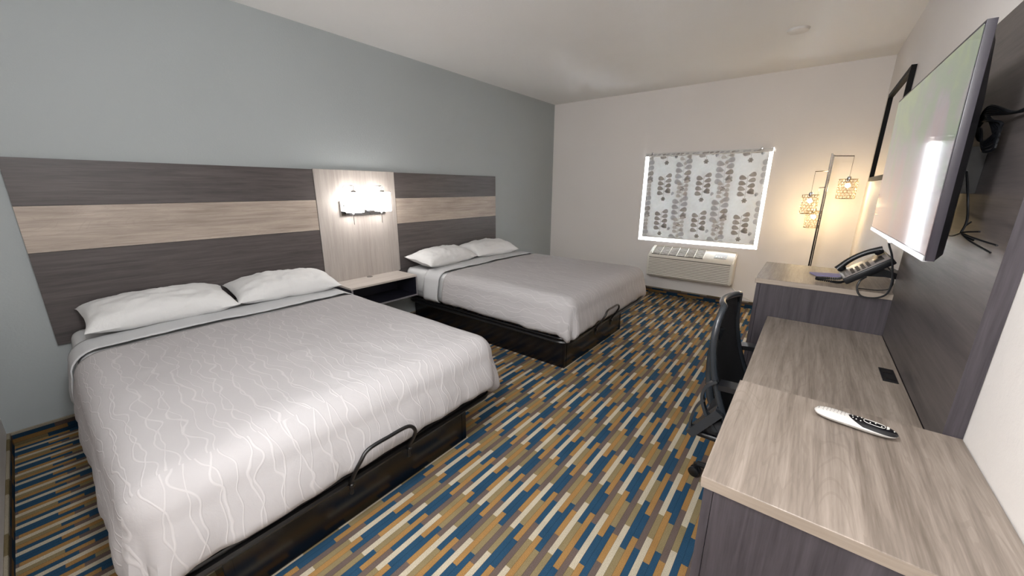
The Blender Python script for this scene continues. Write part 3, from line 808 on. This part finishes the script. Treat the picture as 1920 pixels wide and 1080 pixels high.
# stand behind the body
b = BM(); prism(b, [(.075, 0), (.15, 0), (.205, -.085), (.185, -.095), (.14, -.045)], .03, .17, 'xz')
bmesh.ops.transform(b, matrix=MP, verts=b.verts)
zmin = min(v.co.z for v in b.verts)
for v in b.verts: v.co.z = max(v.co.z, ZC+.001)
link_mesh('stand', b, M_plastic_b, ph)
b = BM(); pts = []
base = [Vector((3.66, 2.79, ZC+.03)), Vector((3.63, 2.75, ZC+.016)), Vector((3.57, 2.72, ZC+.014)), Vector((3.535, 2.705, ZC+.013)), Vector((3.545, 2.675, ZC+.013)), Vector((3.60, 2.655, ZC+.013)), Vector((3.635, 2.665, ZC+.014)), Vector((3.665, 2.70, ZC+.025))]
bp = smooth_path(base, 40)
for i, p in enumerate(bp):
    a = i*1.25; pts.append(p+Vector((0, math.cos(a), math.sin(a)))*.006)
tube(b, pts, .0025, 5); link_mesh('coiled_cord', b, M_plastic_b, ph, True)
b = BM(); tube(b, smooth_path([(3.80, 2.74, 1.26), (3.775, 2.68, 1.235), (3.79, 2.63, 1.18), (3.80, 2.60, 1.12), (3.805, 2.565, 1.06), (3.795, 2.545, 1.01), (3.76, 2.54, .985), (3.71, 2.545, .985), (3.69, 2.55, 1.02), (3.695, 2.555, 1.055), (3.715, 2.575, 1.075)], 8), .0042, 8)
link_mesh('line_cord', b, M_plastic_b, ph, True)
b = BM(); tube(b, smooth_path([(3.79, 2.66, 1.12), (3.815, 2.63, 1.08), (3.81, 2.60, 1.03), (3.77, 2.60, 1.012), (3.70, 2.60, 1.010)], 6), .0025, 6); link_mesh('handset_wire', b, M_plastic_b, ph, True)
b = BM(); box(b, -.085, .085, -.045, .045, 0, .006, .001, 1)
o = link_mesh('notepad', b, plain('lilac_paper', '#8b84a8', .7)); o.location = (3.60, 2.905, ZC+.0005); o.rotation_euler = (0, 0, .35)
tag(o, 'lilac paper notepad lying beside the telephone', 'notepad')

# remote control
rm = thing('remote_control', (3.64, 1.40, ZN), 'white and black remote control lying on the near cabinet top', 'remote control')
RA = math.atan2(1.388-1.414, 3.718-3.559)
MR = Matrix.Translation((3.640, 1.402, ZN+.0005)) @ Matrix.Rotation(RA, 4, 'Z')
def rbody(x0, x1, zoff, grow, cut=None):
    b = BM(); NXs = 36; NA = 16; rings = []
    for i in range(NXs+1):
        t = -1+2*i/NXs; x = x0+(x1-x0)*(t+1)/2
        tt = (x)/.085
        hw = .0255*max(0, 1-abs(tt)**5)**.5*(1-.10*tt)+grow; hh = .0135*max(0, 1-abs(tt)**3.6)**.5+grow
        ring = []
        for k in range(NA):
            a = 2*PI*k/NA; ring.append(b.verts.new((x, hw*math.cos(a), .0135+zoff+hh*math.sin(a)*(1 if math.sin(a) > 0 else .95))))
        rings.append(ring)
    for p, q in zip(rings, rings[1:]):
        for k in range(NA): b.faces.new((p[k], p[(k+1) % NA], q[(k+1) % NA], q[k]))
    b.faces.new(rings[0][::-1]); b.faces.new(rings[-1])
    return b
b = rbody(-.0848, .0848, 0, .0005); bmesh.ops.transform(b, matrix=MR, verts=b.verts); link_mesh('body', b, plain('remote_white', '#c8c4c0', .3), rm, True)
b = BM(); pts = []     # black face: pointed oval over the upper side
NXs = 30; rows = []
for i in range(NXs+1):
    t = i/NXs; x = -.014+.0995*t; tt = x/.085
    hw = .026*max(0, 1-abs(tt)**5)**.5*(1-.10*tt)+.0008; hh = .0135*max(0, 1-abs(tt)**3.6)**.5+.0008
    span = 1.25*min(1, (t*3.0)**.6)*(.9+.35*t)
    rows.append([b.verts.new((x, hw*math.sin(s*span/4), .0135+hh*math.cos(s*span/4))) for s in range(-4, 5)])
for p, q in zip(rows, rows[1:]):
    for k in range(8): b.faces.new((p[k], p[k+1], q[k+1], q[k]))
bmesh.ops.transform(b, matrix=MR, verts=b.verts); link_mesh('button_face', b, plain('remote_black', '#0e0e12', .2), rm, True)
def rtop(x, y, dz=.0):
    tt = x/.085; hw = .026*max(0, 1-abs(tt)**5)**.5*(1-.10*tt)+.0008; hh = .0135*max(0, 1-abs(tt)**3.6)**.5+.0008
    return Vector((x, y, .0135+hh*math.sqrt(max(0, 1-(y/hw)**2))+dz))
b = BM()
for i in range(7):
    for y in (-.008, 0, .008): bmesh.ops.create_uvsphere(b, u_segments=8, v_segments=5, radius=.0016, matrix=Matrix.Translation(rtop(-.066+i*.0075, y, -.0004)))
for k in (-.003, 0, .003): bmesh.ops.create_uvsphere(b, u_segments=8, v_segments=5, radius=.0015, matrix=Matrix.Translation(rtop(-.076, k, -.0004)))
bmesh.ops.transform(b, matrix=MR, verts=b.verts); link_mesh('number_buttons', b, plain('number_grey', '#8f8b88', .5), rm, True)
b = BM()
for x, y in ((-.006, .004), (-.004, -.006), (.003, -.009), (.004, .007), (.012, -.010), (.012, .009), (.076, 0), (.03, -.004), (.04, .001), (.052, -.004), (.04, .011)):
    bmesh.ops.create_uvsphere(b, u_segments=8, v_segments=5, radius=.0017, matrix=Matrix.Translation(rtop(x, y, -.0002)))
pts = []
for k in range(24):
    a = 2*PI*k/24; x = .038+.021*(abs(math.cos(a))**.6)*(1 if math.cos(a) > 0 else -1); y = .0105*(abs(math.sin(a))**.7)*(1 if math.sin(a) > 0 else -1); pts.append(rtop(x, y, .0004))
tube(b, pts, .0007, 5, True)
for y in (-.006, .002): tube(b, [rtop(.062, y, .0005), rtop(.066, y+.004, .0005), rtop(.062, y+.007, .0005)], .0013, 5)
bmesh.ops.transform(b, matrix=MR, verts=b.verts); link_mesh('white_buttons', b, plain('button_white', '#d6d2cc', .4), rm, True)

# ------------------------------------------------------------ office chair
ch = thing('office_chair', (3.47, 2.02, 0), 'black mesh-back office chair pushed in at the desk', 'chair')
cxc, cyc = 3.47, 2.02
def backpt(u, v):          # u -1..1 across (y), v 0..1 up
    z = .50+.50*v
    x = 3.31-.115*math.sin(v*PI*.6)+.030*(abs(u)**2.2)+.012*v+.02*u*(1-v*.5)
    hw = .215*(1-.06*v)*(1 if v < .75 else max(.0, 1-((v-.75)/.25)**2.4*.35))
    return Vector((x, cyc+u*hw, z))
b = BM(); g = [[b.verts.new(backpt(-1+2*i/16, j/20)) for j in range(21)] for i in range(17)]
for i in range(16):
    for j in range(20): b.faces.new((g[i][j], g[i+1][j], g[i+1][j+1], g[i][j+1]))
o = link_mesh('back_mesh', b, M_mesh, ch, True); add_solid(o, .006, 0)
b = BM()
loop = [backpt(-1, j/20) for j in range(21)]+[backpt(-1+2*i/16, 1) for i in range(1, 17)]+[backpt(1, j/20) for j in range(19, -1, -1)]+[backpt(-1+2*i/16, 0) for i in range(15, 0, -1)]
tube(b, loop, .014, 10, True); link_mesh('back_frame', b, M_grey_pl, ch, True)
b = BM(); tube(b, smooth_path([(3.215, cyc, .86), (3.195, cyc, .75), (3.20, cyc, .60), (3.23, cyc, .47), (3.32, cyc, .42), (3.42, cyc, .415)], 6), [.018]*31, 10)
link_mesh('back_support', b, M_grey_pl, ch, True)
# curved lumbar bracket, open loop at the near rear corner
for sgn in (-1, 1):
    b = BM(); yy = cyc+sgn*.225
    def strip(pts, wy, th):
        P = smooth_path(pts, 6); prev = None
        for i, p in enumerate(P):
            d = (P[min(i+1, len(P)-1)]-P[max(i-1, 0)]).normalized(); nn = Vector((d.z, 0, -d.x))
            ring = [b.verts.new(p+Vector((0, sy*wy, 0))+nn*sn*th) for sy, sn in ((-1, -1), (1, -1), (1, 1), (-1, 1))]
            if prev:
                for k in range(4): b.faces.new((prev[k], prev[(k+1) % 4], ring[(k+1) % 4], ring[k]))
            else: b.faces.new(ring[::-1])
            prev = ring
        b.faces.new(prev)
    strip([(3.262, yy, .70), (3.225, yy, .665), (3.215, yy, .61), (3.235, yy, .545), (3.265, yy, .50), (3.29, yy, .47)], .014, .006)
    strip([(3.225, yy, .60), (3.20, yy, .56), (3.185, yy, .50), (3.185, yy, .45), (3.20, yy, .42)], .012, .005)
    strip([(3.29, yy, .57), (3.235, yy, .49), (3.19, yy, .425)], .030, .018)
    link_mesh('lumbar_bracket', b, M_grey_pl, ch, True)
    b = BM(); strip([(3.275, yy+sgn*.03, .70), (3.33, yy+sgn*.035, .705), (3.42, yy+sgn*.035, .705), (3.50, yy+sgn*.03, .70)], .032, .011)
    link_mesh('armrest', b, M_plastic_b, ch, True)
    b = BM(); tube(b, smooth_path([(3.40, yy+sgn*.035, .70), (3.40, yy+sgn*.04, .58), (3.41, yy+sgn*.02, .45), (3.43, yy-sgn*.03, .425)], 5), .013, 8)
    link_mesh('arm_post', b, M_plastic_b, ch, True)
b = BM(); box(b, 3.225, 3.70, cyc-.235, cyc+.235, .435, .515, .035, 5); link_mesh('seat', b, M_mesh, ch, True)
b = BM(); box(b, 3.205, 3.66, cyc-.22, cyc+.22, .405, .434, .012, 3); link_mesh('seat_pan', b, M_plastic_b, ch, True)
b = BM(); lathe(b, (cxc, cyc, .09), [(.035, 0), (.035, .12), (.025, .125), (.025, .27), (.05, .30), (.05, .315)], 20); link_mesh('gas_lift', b, M_blackmetal, ch, True)
a0 = math.atan2(.055, -.285)
for k in range(5):
    a = a0+k*2*PI/5; d = Vector((math.cos(a), math.sin(a), 0)); c = Vector((cxc, cyc, 0))
    b = BM(); tube(b, [c+d*.02+Vector((0, 0, .11)), c+d*.15+Vector((0, 0, .10)), c+d*.275+Vector((0, 0, .078))], [.024, .02, .015], 8); link_mesh('base_leg', b, M_plastic_b, ch, True)
    p = c+d*.285; s = Vector((-d.y, d.x, 0))
    b = BM()
    for sg in (-1, 1):
        mm = Matrix.Translation(p+s*sg*.014+Vector((0, 0, .0275))) @ s.to_track_quat('Z', 'Y').to_matrix().to_4x4()
        tmp = BM(); lathe(tmp, (0, 0, -.009), [(.02, 0), (.027, .003), (.027, .015), (.02, .018)], 20); bmesh.ops.transform(tmp, matrix=mm, verts=tmp.verts)
        me = bpy.data.meshes.new('t'); tmp.to_mesh(me); tmp.free(); b.from_mesh(me); bpy.data.meshes.remove(me)
    tube(b, [p+Vector((0, 0, .045)), p+Vector((0, 0, .075))], .011, 8)
    link_mesh('caster', b, M_plastic_b, ch, True)

# ------------------------------------------------------------ ceiling items
b = BM(); lathe(b, (3.13, 4.335, H-.022), [(.05, 0), (.072, .006), (.08, .0215)], 32)
tag(link_mesh('smoke_detector', b, M_white_pl, smooth=True), 'round white smoke detector on the ceiling toward the window wall', 'smoke detector')
def added_globe_fixture(cx, cy, lab):  # globe lamp added out of view as a body for the fill light
    t = thing('added_globe_lamp', (cx, cy, H-.001), lab, 'ceiling lamp')
    b = BM(); lathe(b, (cx, cy, H-.03), [(.03, 0), (.07, .012), (.075, .029)], 24); link_mesh('canopy', b, M_chrome, t, True)
    b = BM(); tube(b, [(cx, cy, H-.03), (cx, cy, 2.44)], .006, 8); link_mesh('stem', b, M_chrome, t, True)
    b = BM(); bmesh.ops.create_uvsphere(b, u_segments=32, v_segments=20, radius=.15, matrix=Matrix.Translation((cx, cy, 2.30)))
    link_mesh('added_globe_shade', b, M_globe, t, True)
added_globe_fixture(2.85, .42, 'added glass globe fill lamp, unseen, hung between the nearer bed and the near cabinet')
added_globe_fixture(2.9, -1.3, 'added glass globe fill lamp, unseen, hung in the entry passage')
